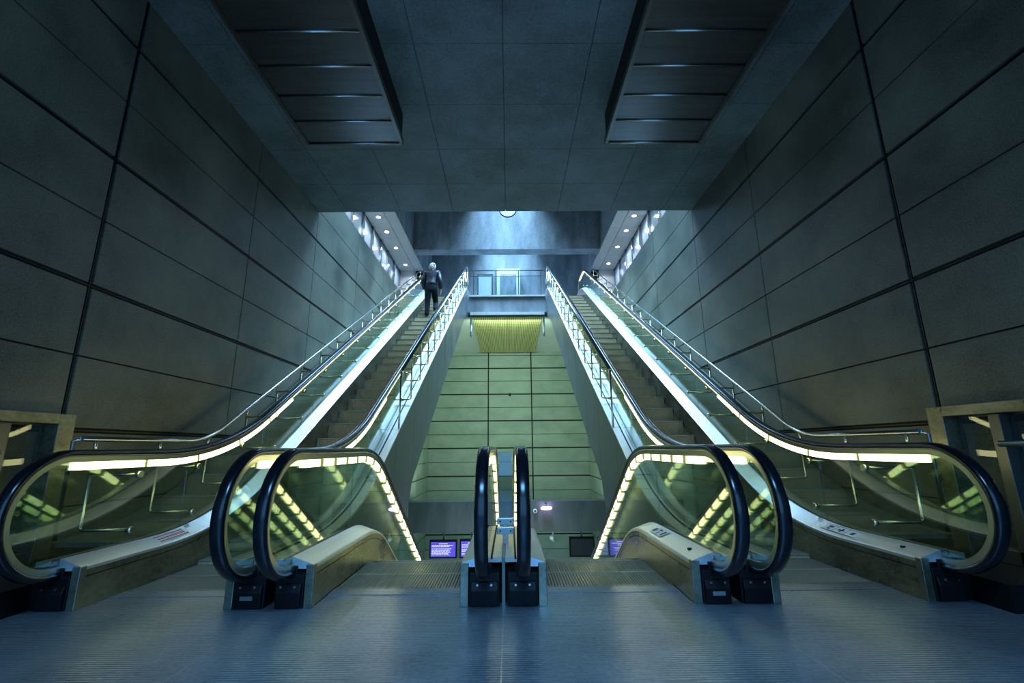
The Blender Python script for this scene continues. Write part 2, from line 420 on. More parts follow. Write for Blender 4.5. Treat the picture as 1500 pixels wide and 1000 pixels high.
e1 = escalator('escalator', 'far left escalator climbing beside the left concrete wall, with a person riding up it', -2.295, True, ('', 'plate'), (-3.09, -MID))
e2 = escalator('escalator', 'left of the two middle escalators, going down from the landing, flanked by glowing glass balustrades', -0.765, False, ('', ''), (-MID, -0.012))
e3 = escalator('escalator', 'right of the two middle escalators, going down from the landing towards the blue screens', 0.765, False, ('', 'plate'), (0.012, MID))
e4 = escalator('escalator', 'far right escalator, empty, climbing beside the right concrete wall', 2.295, True, ('', ''), (MID, 3.09))

# deck stickers (parts of their escalators)
def sticker(root, xg, d, y0, y1, mats, marks):
    bm = B()
    def z_at(x): return 0.312 - (abs(x - xg) - 0.006) * 0.05 / 0.144 + 0.0012
    def quad(xa, xb, ya, yb, mi, dz):
        f = bm.faces.new([bm.verts.new((x, y, up_or(y0) + (up_or(y1) - up_or(y0)) * (y - y0) / (y1 - y0) + z_at(x) + dz + (0.0 if up_or is up_base else 0.006))) for x, y in ((xa, ya), (xb, ya), (xb, yb), (xa, yb))]); f.material_index = mi
    up_or = up_base if abs(xg) > 2 or abs(xg) > 1.6 else dn_base
    quad(xg + 0.035 * d, xg + 0.125 * d, y0, y1, 0, 0)
    for (a, b, c, e, mi) in marks:
        quad(xg + a * d, xg + b * d, y0 + (y1 - y0) * c, y0 + (y1 - y0) * e, mi, 0.0012)
    obj('safety_sticker', bm, mats, root)
sticker(e1, -XG_UO, 1, 4.05, 4.40, ['sticker', 'red', 'ink'], [(0.04, 0.052, 0.02, 0.98, 1), (0.108, 0.12, 0.02, 0.98, 1)] + [(0.068, 0.094, 0.06 + 0.09 * k, 0.12 + 0.09 * k, 1) for k in range(10)])
sticker(e4, XG_UO, -1, 3.95, 4.35, ['sticker', 'ink'], [(0.035, 0.039, 0, 1, 1), (0.121, 0.125, 0, 1, 1), (0.035, 0.125, 0.32, 0.335, 1), (0.035, 0.125, 0.655, 0.67, 1), (0.06, 0.10, 0.1, 0.2, 1), (0.05, 0.11, 0.45, 0.5, 1), (0.07, 0.09, 0.4, 0.58, 1), (0.05, 0.08, 0.75, 0.9, 1), (0.09, 0.11, 0.78, 0.86, 1)])
sticker(e3, XG_DI, -1, 4.05, 4.35, ['sticker', 'ink'], [(0.035, 0.125, 0.32, 0.34, 1), (0.035, 0.125, 0.655, 0.67, 1), (0.05, 0.11, 0.08, 0.22, 1), (0.05, 0.07, 0.4, 0.6, 1), (0.08, 0.12, 0.42, 0.5, 1), (0.06, 0.11, 0.72, 0.92, 1)])
for r, xg, d in ((e3, XG_DI, -1), (e4, XG_UO, -1)):
    bm = B(); disc(bm, (xg + d * 0.08, 3.52, 0.29), (0, 0, 1), 0.016, 0.01, 16); obj('key_switch', bm, 'black', r)

# ------------------------------------------------------------------ guard rails
def guard_rail(label, s, xr, xg, path, yb0, first_post):
    root = thing('guard_rail', label, 'railing', (s * xr, path[0][0], 0), 'guard rails along the climbing escalators')
    bm = B(); pts = [(s * xr, y, z) for y, z in path]
    tube(bm, pts, 0.021, 12); obj('rail', bm, 'chrome', root)
    f = interp(path); y = yb0
    while y < path[-1][0] - 0.1:
        zr = f(y); bm = B()
        zl = up_base(y) + 0.36 if xr < 2 else up_base(y) + 0.40
        zt = up_hand(y) - 0.17
        tube(bm, [(s * xr, y, zr - 0.015), (s * xr, y, zl + 0.02), (s * (xr + (0.02 if xg > xr else -0.02)), y, zl), (s * xg, y, zl)], 0.013, 8)
        tube(bm, [(s * xr, y, zt), (s * xg, y, zt)], 0.013, 8)
        tube(bm, [(s * xr, y, zr - 0.11), (s * xr, y, zr - 0.01)], 0.014, 8)
        br = obj('bracket', bm, 'brass', root)
        for zz in (zl, zt):
            bm = B(); disc(bm, (s * xg, y, zz), (1, 0, 0), 0.026, 0.04, 14); obj('glass_clamp', bm, 'brass', br)
        y += 0.71
    if first_post:
        y0, z0 = path[0]
        bm = B(); tube(bm, [(s * xr, y0, z0), (s * xr, y0, z0 - 0.9), (s * xg, y0, z0 - 0.9)] if xr < 2 else [(s * xr, y0, z0), (s * xr - s * -0.05, y0 - 0.01, z0 - 0.02), (s * (xr + 0.05), y0, z0 - 0.75)], 0.014, 8)
        obj('end_bracket', bm, 'chrome', root)

outer_path = round_poly([(3.72, 1.10), (5.25, 1.10), (5.25 + 6.62 / T30, 7.72), (17.3, 7.78)], [1.2, 0.25])
in0 = 6.62
inner_path = round_poly([(in0, up_hand(in0) + 0.14), (16.35, up_hand(in0) + 0.14 + (16.35 - in0) * T30), (16.75, up_hand(in0) + 0.10 + (16.35 - in0) * T30), (16.95, up_hand(in0) - 0.35 + (16.35 - in0) * T30)], [0.2, 0.12])
guard_rail('steel guard rail on glass clamps between far left escalator and left wall', -1, 3.33, XG_UO, outer_path, 3.86, True)
guard_rail('steel guard rail on the inner side of the far left escalator, above its ledge', -1, MID + 0.02, XG_UI, inner_path, in0 + 0.71, True)
guard_rail('steel guard rail on the inner side of the far right escalator, above its ledge', 1, MID + 0.02, XG_UI, inner_path, in0 + 0.71, True)
guard_rail('steel guard rail on glass clamps between far right escalator and right wall', 1, 3.33, XG_UO, outer_path, 3.86, True)

# ------------------------------------------------------------------ setting: floor
bm = B()
xs = [-W, -3.09, -MID, 0.0, MID, 3.09, W]
for a, b in zip(xs, xs[1:]):
    box(bm, a + 0.003, b - 0.003, -5, 3.36 if abs(a + b) / 2 < 3.1 else 3.9, -0.25, 0.0, 0)
for a, b in ((-2.777, -1.813), (-1.247, -0.283), (0.283, 1.247), (1.813, 2.777)): box(bm, a, b, 3.362, 3.70, -0.25, -0.001, 0)
for x in (-MID, 0, MID): box(bm, x - 0.003, x + 0.003, -5, 3.36, -0.25, -0.001, 1)
struct('floor', bm, ['floor', 'seam'])
bm = B()
for sx in (-1, 1):
    a, b = sorted((sx * 3.09, sx * W)); box(bm, a, b, 3.05, 4.0, 0, 0.16)
    a, b = sorted((sx * 3.04, sx * 3.09)); box(bm, a, b, 3.31, 3.9, 0, 0.26)
struct('trim_plinth', bm, 'black')
bm = B(); box(bm, -W, W, 3.9, 22, -5.0, -4.85); box(bm, -W, -3.1, 3.75, 3.9, -5, 0); box(bm, 3.1, W, 3.75, 3.9, -5, 0); box(bm, -3.1, 3.1, 3.4, 3.6, -5, -0.3)
struct('floor_lower', bm, 'back')
# ledges between outer escalators and the walls
for sx, nm in ((-1, 'trim_left'), (1, 'trim_right')):
    bm = B(); cl = frange(4.0, 17.0, 1.1)
    for a, b in zip(cl, cl[1:]):
        vsweep(bm, frange(a + .005, b - .005, 0.12), up_base, [(sx * 3.095, 0.285), (sx * (W - 0.03), 0.285), (sx * (W - 0.03), 0.25), (sx * 3.095, 0.25)])
    struct(nm, bm, 'dullledge')

# ------------------------------------------------------------------ panelled surfaces
def panels(bm, axis, c, thick, us, vs, gu, gv, mi=0, inner=1):
    """slabs on plane axis=c; us/vs cut lists, gu/gv gap half widths per cut"""
    for i in range(len(us) - 1):
        for j in range(len(vs) - 1):
            u0, u1 = us[i] + gu[i], us[i + 1] - gu[i + 1]; v0, v1 = vs[j] + gv[j], vs[j + 1] - gv[j + 1]
            a, b = sorted((c, c + thick))
            if axis == 'x': box(bm, a, b, u0, u1, v0, v1, mi)
            elif axis == 'y': box(bm, u0, u1, a, b, v0, v1, mi)
            else: box(bm, u0, u1, v0, v1, a, b, mi)

thick, thin = 0.024, 0.008
def wall_side(sx, nm):
    bm = B()
    yj = [-5, -0.70, 1.62, 3.97, 6.28, 8.42]; gy = [0, thin, thin, 0.026, thin, 0.009]
    z0 = 2.47 - 1.285 * 6
    zj = [z0 + 0.6425 * k for k in range(0, 20)]
    zz = [z for z in zj if z < 5.6]; gz = [thick if (k % 2 == 0) else thin for k in range(len(zz))]
    panels(bm, 'x', sx * W, sx * 0.03, yj, zz + [5.66], gy, gz + [0.0])
    yj2 = [8.42, 10.85, 13.2, 15.5, 17.8, 20.1, 22.0]
    zz = [z for z in zj if z < 6.2]; gz = [thick if (k % 2 == 0) else thin for k in range(len(zz))]
    panels(bm, 'x', sx * W, sx * 0.03, yj2, zz + [HC], [0.009] + [thin] * 6, gz + [0.0])
    a, b = sorted((sx * (W + 0.025), sx * (W + 0.3)))
    box(bm, a, b, -5, 8.5, -5.2, 6.3, 1); box(bm, a, b, 8.5, 22.3, -5.2, HC - 0.05, 1)
    # steel strip inside the wide joints
    for k, z in enumerate(zj):
        if k % 2 == 0 and z < 6.2:
            a, b = sorted((sx * (W + 0.008), sx * (W + 0.03))); box(bm, a, b, -5, 8.42 if z > 5.6 else 22, z - 0.004, z + 0.004, 2)
    a, b = sorted((sx * (W + 0.008), sx * (W + 0.03))); box(bm, a, b, 3.966, 3.974, -4, 5.66, 2)
    return struct(nm, bm, ['wall', 'groove', 'joint'])
wall_side(-1, 'wall_left'); wall_side(1, 'wall_right')

# ceiling
CZ = 5.64
bm = B()
xj = [-W, -3.15, -2.1, -1.05, 0, 1.05, 2.1, 3.15, W]; yj = [-5] + [3.5 + 0.98 * k for k in range(-8, 6)][0:] ; yj = [y for y in yj if y < 8.3] + [8.42]
panels(bm, 'z', CZ, 0.03, xj, yj, [0.004] * 9, [0.003] * len(yj))
box(bm, -W - 0.02, W + 0.02, -5, 8.42, CZ + 0.03, CZ + 0.6, 1)
box(bm, -W - 0.02, W + 0.02, 8.0, 8.42, CZ + 0.03, 11.0, 2)
struct('ceiling', bm, ['ceil', 'groove', 'raw'])

# back wall of the lower hall
bm = B()
panels(bm, 'y', 22.0, 0.05, [-W, -0.95, 1.12, W], [-2.76 + 0.6275 * k for k in range(-3, 14)] + [5.64], [0.02, 0.03, 0.03, 0.02], [0.03 if k % 2 else 0.012 for k in range(18)])
box(bm, -W - 0.3, W + 0.3, 22.04, 22.4, -5, 6.2, 1)
box(bm, 0.02, 0.14, 21.985, 22.05, 3.42, 3.56, 1)
struct('wall_back', bm, ['back', 'groove'])
bm = B()
for sx in (-1, 1):
    a, b = sorted((sx * (W - 0.03), sx * (W - 0.005)))
    panels(bm, 'x', sx * (W - 0.03), sx * 0.02, [16.9, 19.4, 21.99], [-2.76 + 0.6275 * k for k in range(-3, 14)], [0.0, 0.02, 0.02], [0.03 if k % 2 else 0.012 for k in range(17)])
struct('wall_lower_sides', bm, ['back'])

# upper landing slab, soffit
bm = B()
prism(bm, [(16.72, 6.02), (16.72, H), (24, H), (24, 6.0), (22.0, 5.62), (17.0, 5.93), (16.9, 6.02)], -W, W, 0)
struct('floor_upper', bm, ['raw'])
bm = B(); prism(bm, [(16.95, 5.915), (22.0, 5.60), (22.0, 5.57), (16.95, 5.885)], -W, W); struct('ceiling_lower', bm, ['pale'])
bm = B(); box(bm, -1.40, 1.40, 16.64, 16.74, 5.90, 6.00); box(bm, -1.44, 1.44, 16.64, 16.72, 6.62, 6.68); o = struct('trim_edge', bm, ['ledge'])
# perforated panel
r = thing('perforated_ceiling_panel', 'gold perforated metal panel hung under the upper landing', 'ceiling panel', (0, 16.8, 5.8))
for xa, xb in ((-1.33, -0.006), (0.006, 1.33)):
    bm = B(); prism(bm, [(16.82, 5.86), (21.8, 5.53), (21.8, 5.51), (16.82, 5.84)], xa, xb); obj('mesh_sheet', bm, 'perf', r)
for sx in (-1, 1):
    bm = B(); prism(bm, [(16.85, 5.90), (16.95, 5.90), (16.95, 5.12), (16.85, 5.3)], sx * 1.36, sx * 1.42); obj('side_fin', bm, 'ledge', r)

# lower beam
bm = B(); box(bm, -W, W, 18.0, 18.5, -2.0, -0.93)
struct('trim_beam', bm, 'beam')

# upper shaft
bm = B()
box(bm, -W - 0.02, W + 0.02, 17.1, 17.65, 8.76, 11.0, 0)
struct('wall_upper_beam', bm, ['raw'])
bm = B(); box(bm, -W - 0.3, W + 0.3, 21.5, 21.8, 6.6, 11, 0); struct('wall_upper_back', bm, ['raw'])
bm = B()
for sx in (-1, 1):
    a, b = sorted((sx * W, sx * (W + 0.35)))
    box(bm, a, b, 8.42, 21.5, 8.79, 11.0); box(bm, a, b, 19.35, 21.5, HC, 8.79)
struct('wall_upper_sides', bm, 'raw')
bm = B()
# roof with two skylight openings
def roof(x0, x1, y0, y1): box(bm, x0, x1, y0, y1, 11.0, 11.3)
roof(-5.2, -1.3, 8.0, 22); roof(1.3, 5.2, 8.0, 22); roof(-1.3, 1.3, 8.0, 9.6); roof(-1.3, 1.3, 17.1, 17.7); roof(-1.3, 1.3, 21.4, 22)
struct('ceiling_upper', bm, 'raw')

# side corridors at street level, with glazing and downlights
for sx, nm in ((-1, 'left'), (1, 'right')):
    bm = B(); a, b = sorted((sx * (W + 0.032), sx * 5.0)); box(bm, a, b, 8.5, 19.4, HC - 0.08, HC); struct('floor_corridor_' + nm, bm, 'soffit')
    bm = B()
    a, b = sorted((sx * W, sx * 4.12))
    cl = [8.7, 10.9, 13.1, 15.3, 17.5, 19.35]
    for p, q in zip(cl, cl[1:]): box(bm, a, b - 0.0, p + 0.008, q - 0.008, 8.76, 8.79, 0)
    a, b = sorted((sx * 4.14, sx * 4.78)); cl = frange(8.7, 19.35, 0.82)
    for p, q in zip(cl, cl[1:]): box(bm, a, b, p + 0.006, q - 0.006, 8.76, 8.79, 0)
    a, b = sorted((sx * (W + 0.36), sx * 5.1)); box(bm, a, b, 8.0, 19.4, 8.79, 9.0, 1)
    struct('ceiling_corridor_' + nm, bm, ['soffit', 'groove'])
    bm = B(); a, b = sorted((sx * 3.76, sx * 5.0)); box(bm, a, b, 19.35, 19.45, HC, 8.76); struct('wall_corridor_end_' + nm, bm, 'soffit')
    bm = B(); a, b = sorted((sx * 4.80, sx * 4.86))
    box(bm, a, b, 8.8, 19.3, 8.66, 8.76); box(bm, a, b, 8.8, 19.3, HC, HC + 0.06)
    for y in frange(8.9, 19.3, 1.15):
        p, q = sorted((sx * 4.74, sx * 4.88)); box(bm, p, q, y - 0.05, y + 0.05, HC, 8.76)
    w = struct('window_' + ('1' if sx < 0 else '2'), bm, 'chrome')
    bm = B(); box(bm, sx * 4.83 - 0.008, sx * 4.83 + 0.008, 8.9, 19.3, HC + 0.06, 8.66); obj('window_pane', bm, 'daylit', w)
    for k, y in enumerate((14.4, 15.5, 16.9, 18.6), 1):
        r = thing('downlight', 'round violet-white downlight in the %s corridor ceiling, %s' % (nm, ('', 'nearest of its row', 'second nearest of its row', 'third nearest of its row', 'furthest of its row')[k]), 'light', (sx * 4.39, y, 8.755), 'downlights over the side corridors')
        bm = B(); disc(bm, (sx * 4.39, y, 8.752), (0, 0, 1), 0.095, 0.016, 20); obj('trim_ring', bm, 'chrome', r)
        bm = B(); disc(bm, (sx * 4.39, y, 8.742), (0, 0, 1), 0.075, 0.008, 20); obj('lens', bm, 'down', r)

# upper railing across the landing edge
r = thing('landing_railing', 'glass and steel railing across the edge of the upper landing', 'railing', (0, 16.78, H))
bm = B(); tube(bm, [(-1.42, 16.78, 7.72), (1.42, 16.78, 7.72)], 0.022, 10); obj('top_rail', bm, 'frame', r)
bm = B(); tube(bm, [(-1.42, 16.80, 7.50), (1.42, 16.80, 7.50)], 0.014, 8); obj('mid_rail', bm, 'frame', r)
for x in (-1.30, -0.43, 0.44, 1.30):
    bm = B(); box(bm, x - 0.02, x + 0.02, 16.76, 16.80, H, 7.71); obj('post', bm, 'frame', r)
for a, b in ((-1.27, -0.46), (-0.40, 0.41), (0.47, 1.27)):
    bm = B(); box(bm, a, b, 16.776, 16.786, H + 0.06, 7.46); obj('glass_pane', bm, 'clear', r)

# lift and poster stand behind the railing
r = thing('lift', 'grey lift with double doors behind the upper landing railing', 'lift', (0.05, 20.5, H))
bm = B(); box(bm, -0.50, 0.60, 20.62, 21.48, H, 9.35); obj('lift_housing', bm, 'soffit', r)
for a, b in ((-0.34, 0.035), (0.045, 0.42)):
    bm = B(); box(bm, a, b, 20.58, 20.62, H, 9.05); obj('lift_door', bm, 'clad', r)
r = thing('poster_stand', 'white poster board standing behind the left half of the landing railing', 'sign', (-1.0, 18.9, H))
bm = B(); box(bm, -1.26, -0.66, 18.9, 18.96, H + 0.4, 8.36); obj('board', bm, 'white', r, 0.01)
bm = B()
for x in (-1.27, -0.65): box(bm, x - 0.02, x + 0.02, 18.88, 18.98, H, 8.40)
box(bm, -1.29, -0.63, 18.88, 18.98, 8.37, 8.41); obj('stand_frame', bm, 'chrome', r)

bm = B(); box(bm, 0.68, 1.55, 21.40, 21.49, 7.95, 8.12)
tag(obj('lilac_bar', bm, 'down'), 'long glowing lilac-white bar on the upper back wall, right of the lift', 'light')  # plain emissive lilac box against the back wall
# round hanging clock just below the concrete edge
r = thing('station_clock', 'round white hanging clock with dark rim, half hidden by the ceiling edge', 'clock', (0.045, 12.5, 8.0))
Z0 = 7.95
bm = B(); disc(bm, (0.045, 12.5, Z0), (0, 1, 0), 0.24, 0.06, 40); obj('dial', bm, 'white', r)
bm = B()
ring = [(0.045 + 0.245 * math.cos(2 * PI * k / 40), 12.5, Z0 + 0.245 * math.sin(2 * PI * k / 40)) for k in range(41)]
tube(bm, ring, 0.022, 8); obj('rim', bm, 'black', r)
bm = B(); tube(bm, [(0.045, 12.5, Z0 + 0.26), (0.045, 12.5, 10.99)], 0.02, 8); obj('hanger', bm, 'black', r)
bm = B(); tube(bm, [(-1.29, 12.5, 11.05), (1.29, 12.5, 11.05)], 0.04, 8); tag(obj('skylight_bar', bm, 'frame'), 'steel bar across the skylight opening carrying the round clock', 'beam')

# ------------------------------------------------------------------ ceiling boxes
def ceiling_box(sx, label):
    r = thing('ceiling_duct_box', label, 'ceiling box', (sx * 2.1, 5.69, 5.2), 'dark boxes hanging from the hall ceiling')
    xi, xo, zb = sx * 1.42, sx * 2.78, 5.17
    a, b = sorted((xi, xo))
    bm = B(); box(bm, a + 0.02, b - 0.02, -3, 5.66, zb + 0.03, CZ)
    obj('casing', bm, 'black', r)
    bm = B()
    box(bm, a, a + 0.045, -3, 5.69, zb, zb + 0.08); box(bm, b - 0.045, b, -3, 5.69, zb, zb + 0.08)
    box(bm, a, b, 5.67, 5.69, zb, zb + 0.08)
    obj('edge_frame', bm, 'frame', r)
    ys = [5.67 - 0.445 * k for k in range(0, 12)]
    for y0, y1 in zip(ys[1:], ys):
        bm = B(); prism(bm, [(y0 + 0.004, zb + 0.014), (y1 - 0.006, zb + 0.020), (y1 - 0.006, zb + 0.034), (y0 + 0.004, zb + 0.034)], a + 0.046, b - 0.046); obj('cover_panel', bm, 'darkpanel', r)
        bm = B(); tube(bm, [(a + 0.046, y1 - 0.004, zb + 0.012), (b - 0.046, y1 - 0.004, zb + 0.012)], 0.010, 8); obj('divider_bar', bm, 'bar', r)
ceiling_box(-1, 'dark steel-panelled box hanging from the left half of the ceiling')
ceiling_box(1, 'dark steel-panelled box hanging from the right half of the ceiling')

# ------------------------------------------------------------------ framed niches on the side walls near the camera
for sx, nm in ((-1, 'left'), (1, 'right')):
    r = thing('glazed_frame', 'waist-high metal framed glass screen on the %s wall beside the landing' % nm, 'glass screen', (sx * 3.7, 3.9, 0.16))
    X = sx * 3.70
    def bx(n, y0, y1, z0, z1, dx, mt, bev=0.004):
        bm = B(); a, b = sorted((sx * (3.745 - dx), sx * 3.745)); box(bm, a, b, y0, y1, z0, z1); return obj(n, bm, mt, r, bev)
    bx('end_post', 3.78, 3.92, 0.16, 1.30, 0.16, 'skirt')
    bx('top_beam', -2.0, 3.78, 1.22, 1.30, 0.16, 'skirt')
    for y in (3.42, 2.3, 0.9): bx('mullion', y - 0.04, y + 0.04, 0.16, 1.215, 0.12, 'frame')
    bx('bottom_rail', -2.0, 3.775, 0.162, 0.26, 0.12, 'frame')
    for a_, b_ in ((3.47, 3.77), (2.35, 3.37)):
        bm = B(); box(bm, sx * 3.70 - 0.005, sx * 3.70 + 0.005, a_, b_, 0.265, 1.21); obj('glass_pane', bm, 'clear', r)
    bm = B(); tube(bm, [(sx * 3.48, 0.2, 1.0), (sx * 3.48, 3.28, 1.0)], 0.022, 10); obj('grab_rail', bm, 'chrome', r)
    bm = B()
    for y in (3.1, 0.9): tube(bm, [(sx * 3.48, y, 1.0), (sx * 3.68, y, 0.97)], 0.012, 8)
    obj('rail_bracket', bm, 'chrome', r)

# ------------------------------------------------------------------ acrylic sign holder between the central handrails
r = thing('acrylic_sign_holder', 'clear upright acrylic sheet on a steel bracket between the two central handrails', 'sign holder', (0.02, 3.75, 0.29))
bm = B(); box(bm, -0.045, 0.065, 3.76, 3.766, 0.44, 0.97); obj('sheet', bm, 'acryl', r, 0.002)
bm = B(); box(bm, -0.055, 0.075, 3.74, 3.80, 0.36, 0.41); box(bm, -0.055, 0.075, 3.74, 3.80, 0.43, 0.475); box(bm, -0.01, 0.03, 3.75, 3.79, 0.29, 0.44); obj('bracket', bm, 'steel', r, 0.003)
bm = B()
for x in (-0.03, 0.05):
    for z in (0.385, 0.452): disc(bm, (x, 3.737, z), (0, 1, 0), 0.006, 0.008, 10)
obj('screw', bm, 'black', r)
bm = B(); box(bm, -0.0105, 0.0105, 3.31, 9, -0.02, 0.25)
# strip between the paired central newels
prism_pts = [(3.31, -0.0), (3.31, 0.285)] + [(y, dn_base(y) + 0.285) for y in frange(3.5, 12, 0.25)] + [(y, dn_base(y)) for y in reversed(frange(3.5, 12, 0.25))]
bm.free(); bm = B(); prism(bm, prism_pts, -0.010, 0.010); o = struct('trim_centre', bm, 'frame')

# ------------------------------------------------------------------ lower level screens, lamps, camera
def display(label, x0, x1, y, z0, z1, on, hang):
    r = thing('information_display', label, 'screen', ((x0 + x1) / 2, y, z0), None)
    bm = B(); box(bm, x0, x1, y, y + 0.14, z0, z1); obj('housing', bm, 'black', r, 0.01)
    bm = B(); box(bm, x0 + 0.05, x1 - 0.05, y - 0.006, y, z0 + 0.05, z1 - 0.07); sc = obj('screen', bm, 'screen' if on else 'ink', r)
    bm = B(); tube(bm, [((x0 + x1) / 2, y + 0.07, z1), ((x0 + x1) / 2, y + 0.07, hang)], 0.03, 8); obj('hanger', bm, 'frame', r)
    if on:
        bm = B(); zz = z1 - 0.14; rnd = random.Random(int(x0 * 10) + 50); w = x1 - x0
        cx = (x0 + x1) / 2; box(bm, cx - 0.16 * w, cx + 0.16 * w, y - 0.009, y - 0.006, zz, zz + 0.02); zz -= 0.06
        while zz > z0 + 0.08:
            x = x0 + 0.09
            lim = x1 - 0.09 - rnd.random() * 0.3 * w
            while x < lim:
                l = 0.03 + rnd.random() * 0.07; box(bm, x, min(x + l, lim), y - 0.009, y - 0.006, zz, zz + 0.018); x += l + 0.018
            zz -= 0.042
            if rnd.random() < 0.25: zz -= 0.03
        obj('text_lines', bm, 'text', sc)
def px_x(u, Y, v=800):
    b = (500 - v) / 673.0; return (u - 745) / 673.0 / (0.974 - b * 0.2258) * Y + 0.045
display('lit blue information screen with white lines, left of the two central handrails', px_x(627, 18.6), px_x(667, 18.6), 18.6, -3.0, -2.36, True, -2.0)
display('narrow lit blue screen partly hidden behind the left central handrail', px_x(671, 18.6), px_x(706, 18.6), 18.6, -3.0, -2.34, True, -2.0)
display('switched-off black screen right of the central handrails', px_x(832, 18.6), px_x(869, 18.6), 18.6, -3.0, -2.30, False, -2.0)
display('lit blue screen at the far right of the lower level, beside the lamp-lit balustrade', px_x(874, 18.6), px_x(908, 18.6), 18.6, -3.0, -2.32, True, -2.0)
r = thing('spotlight', 'glowing violet-white round lamp on the beam across the lower hall', 'light', (px_x(798, 17.9, 743), 17.9, -1.15))
x = px_x(798, 17.9, 743)
bm = B(); disc(bm, (x, 17.80, -1.16), (0, 0.35, 1), 0.20, 0.04, 24); obj('lens', bm, 'down', r)
bm = B(); tube(bm, [(x, 17.82, -1.13), (x, 17.86, -1.05), (x, 18.0, -1.02)], 0.03, 8); obj('arm', bm, 'frame', r)
x = px_x(782, 17.9, 748)
r = thing('small_lamp', 'small pale round lamp on the beam left of the violet lamp', 'detector', (x, 17.9, -1.3))  # smaller of the two beam lamps, modelled without glow
bm = B(); disc(bm, (x, 17.94, -1.27), (0, 1, 0), 0.075, 0.11, 20); obj('housing', bm, 'white', r, 0.01)
bm = B(); disc(bm, (x, 17.875, -1.27), (0, 1, 0), 0.045, 0.03, 20); obj('lamp_cap', bm, 'frame', r)
x = px_x(808, 18.3, 790)
r = thing('surveillance_camera', 'pale surveillance camera below the beam beside the switched-off screen', 'camera', (x, 18.3, -2.0))
bm = B(); tube(bm, [(x, 18.3, -2.0), (x, 18.3, -2.25)], 0.03, 8); obj('mount', bm, 'white', r)
bm = B(); tube(bm, [(x - 0.08, 18.1, -2.22), (x + 0.05, 18.45, -2.38)], 0.07, 12); obj('camera_body', bm, 'white', r)

# ------------------------------------------------------------------ person climbing the left escalator
def skin(name, verts, edges, radii, mat, parent, root=0, sub=2):
    me = bpy.data.meshes.new(name); me.from_pydata(verts, edges, []); me.materials.append(mat)
    o = bpy.data.objects.new(name, me); C.objects.link(o)
    md = o.modifiers.new('skin', 'SKIN'); md.use_smooth_shade = True
    for i, rr in enumerate(radii):
        me.skin_vertices[0].data[i].radius = (rr, rr) if not isinstance(rr, tuple) else rr
        me.skin_vertices[0].data[i].use_root = (i == root)
    sb = o.modifiers.new('sub', 'SUBSURF'); sb.levels = sub; sb.render_levels = sub
    o.parent = parent; return o
PX, PY = -2.37, 13.6
fy = PY
# step tops under the feet
def step_top(y):
    k = math.floor((y - 3.72) / 0.4); yy = 3.72 + 0.4 * k; return up_base(yy)
pz = step_top(PY)
P = thing('person', 'person with pale hair, black jacket and dark jeans walking up the far left escalator', 'person', (PX, PY, pz))
skinm = plain('skin', (0.50, 0.30, 0.22), 0.5)
jacket = noisy('black_leather', (0.005, 0.006, 0.010), (0.014, 0.017, 0.026), nscale=8, rough=(0.30, 0.46), bump=0.9, bdist=0.03, fine=14, spec=0.4)
jeans = noisy('dark_denim', (0.004, 0.006, 0.011), (0.010, 0.015, 0.024), nscale=10, rough=(0.8, 0.95), bump=0.3, spec=0.15)
hairm = noisy('pale_hair', (0.38, 0.34, 0.28), (0.62, 0.58, 0.50), scale=(8, 8, 1.5), nscale=8, rough=(0.4, 0.6), bump=0.6)
leather = plain('shoe_leather', (0.01, 0.01, 0.012), 0.35)
P.scale = (1.1, 1.1, 1.1)
# joints (local): x right, y forward (uphill), z up; left foot behind below, right foot on the next step, knee bent
J = dict(pelvis=(0, 0, 0.93), waist=(0.0, 0.03, 1.06), chest=(0.005, 0.09, 1.27), upper=(0.005, 0.11, 1.42), neck=(0.0, 0.12, 1.50), head0=(0.005, 0.135, 1.585), head1=(0.01, 0.15, 1.665), crown=(0.01, 0.14, 1.725),
         shl=(-0.17, 0.10, 1.40), ell=(-0.245, 0.06, 1.14), wrl=(-0.20, 0.20, 0.93), hal=(-0.19, 0.235, 0.87),
         shr=(0.18, 0.10, 1.40), elr=(0.255, 0.02, 1.14), wrr=(0.262, 0.08, 0.905), har=(0.262, 0.10, 0.84),
         hil=(-0.085, 0.0, 0.88), knl=(-0.09, 0.035, 0.49), anl=(-0.085, -0.03, 0.09), tol=(-0.10, 0.13, 0.03),
         hir=(0.085, 0.0, 0.88), knr=(0.115, 0.22, 0.56), anr=(0.14, 0.02, 0.27), tor=(0.15, 0.13, 0.16))
rad = dict(pelvis=(0.145, 0.115), waist=(0.135, 0.10), chest=(0.155, 0.115), upper=(0.10, 0.085), neck=0.052, head0=(0.062, 0.072), head1=(0.075, 0.092), crown=(0.052, 0.06),
           shl=0.062, ell=0.042, wrl=0.028, hal=0.032, shr=0.062, elr=0.042, wrr=0.028, har=0.032,
           hil=0.095, knl=0.055, anl=0.038, tol=0.032, hir=0.095, knr=0.055, anr=0.038, tor=0.032)
def build(name, chain_edges, scale_add, mat, root='pelvis', override={}):
    names = []
    for a, b in chain_edges:
        for n_ in (a, b):
            if n_ not in names: names.append(n_)
    names.sort(key=lambda n_: n_ != root)
    idx = {n_: i for i, n_ in enumerate(names)}
    rr = []
    for n_ in names:
        v = override.get(n_, rad[n_]); v = v if isinstance(v, tuple) else (v, v)
        rr.append((v[0] + scale_add, v[1] + scale_add))
    return skin(name, [J[n_] for n_ in names], [(idx[a], idx[b]) for a, b in chain_edges], rr, mat, P)
arms = [('upper', 'shl'), ('shl', 'ell'), ('ell', 'wrl'), ('upper', 'shr'), ('shr', 'elr'), ('elr', 'wrr')]
torso = [('pelvis', 'waist'), ('waist', 'chest'), ('chest', 'upper')]
headc = [('upper', 'neck'), ('neck', 'head0'), ('head0', 'head1'), ('head1', 'crown')]
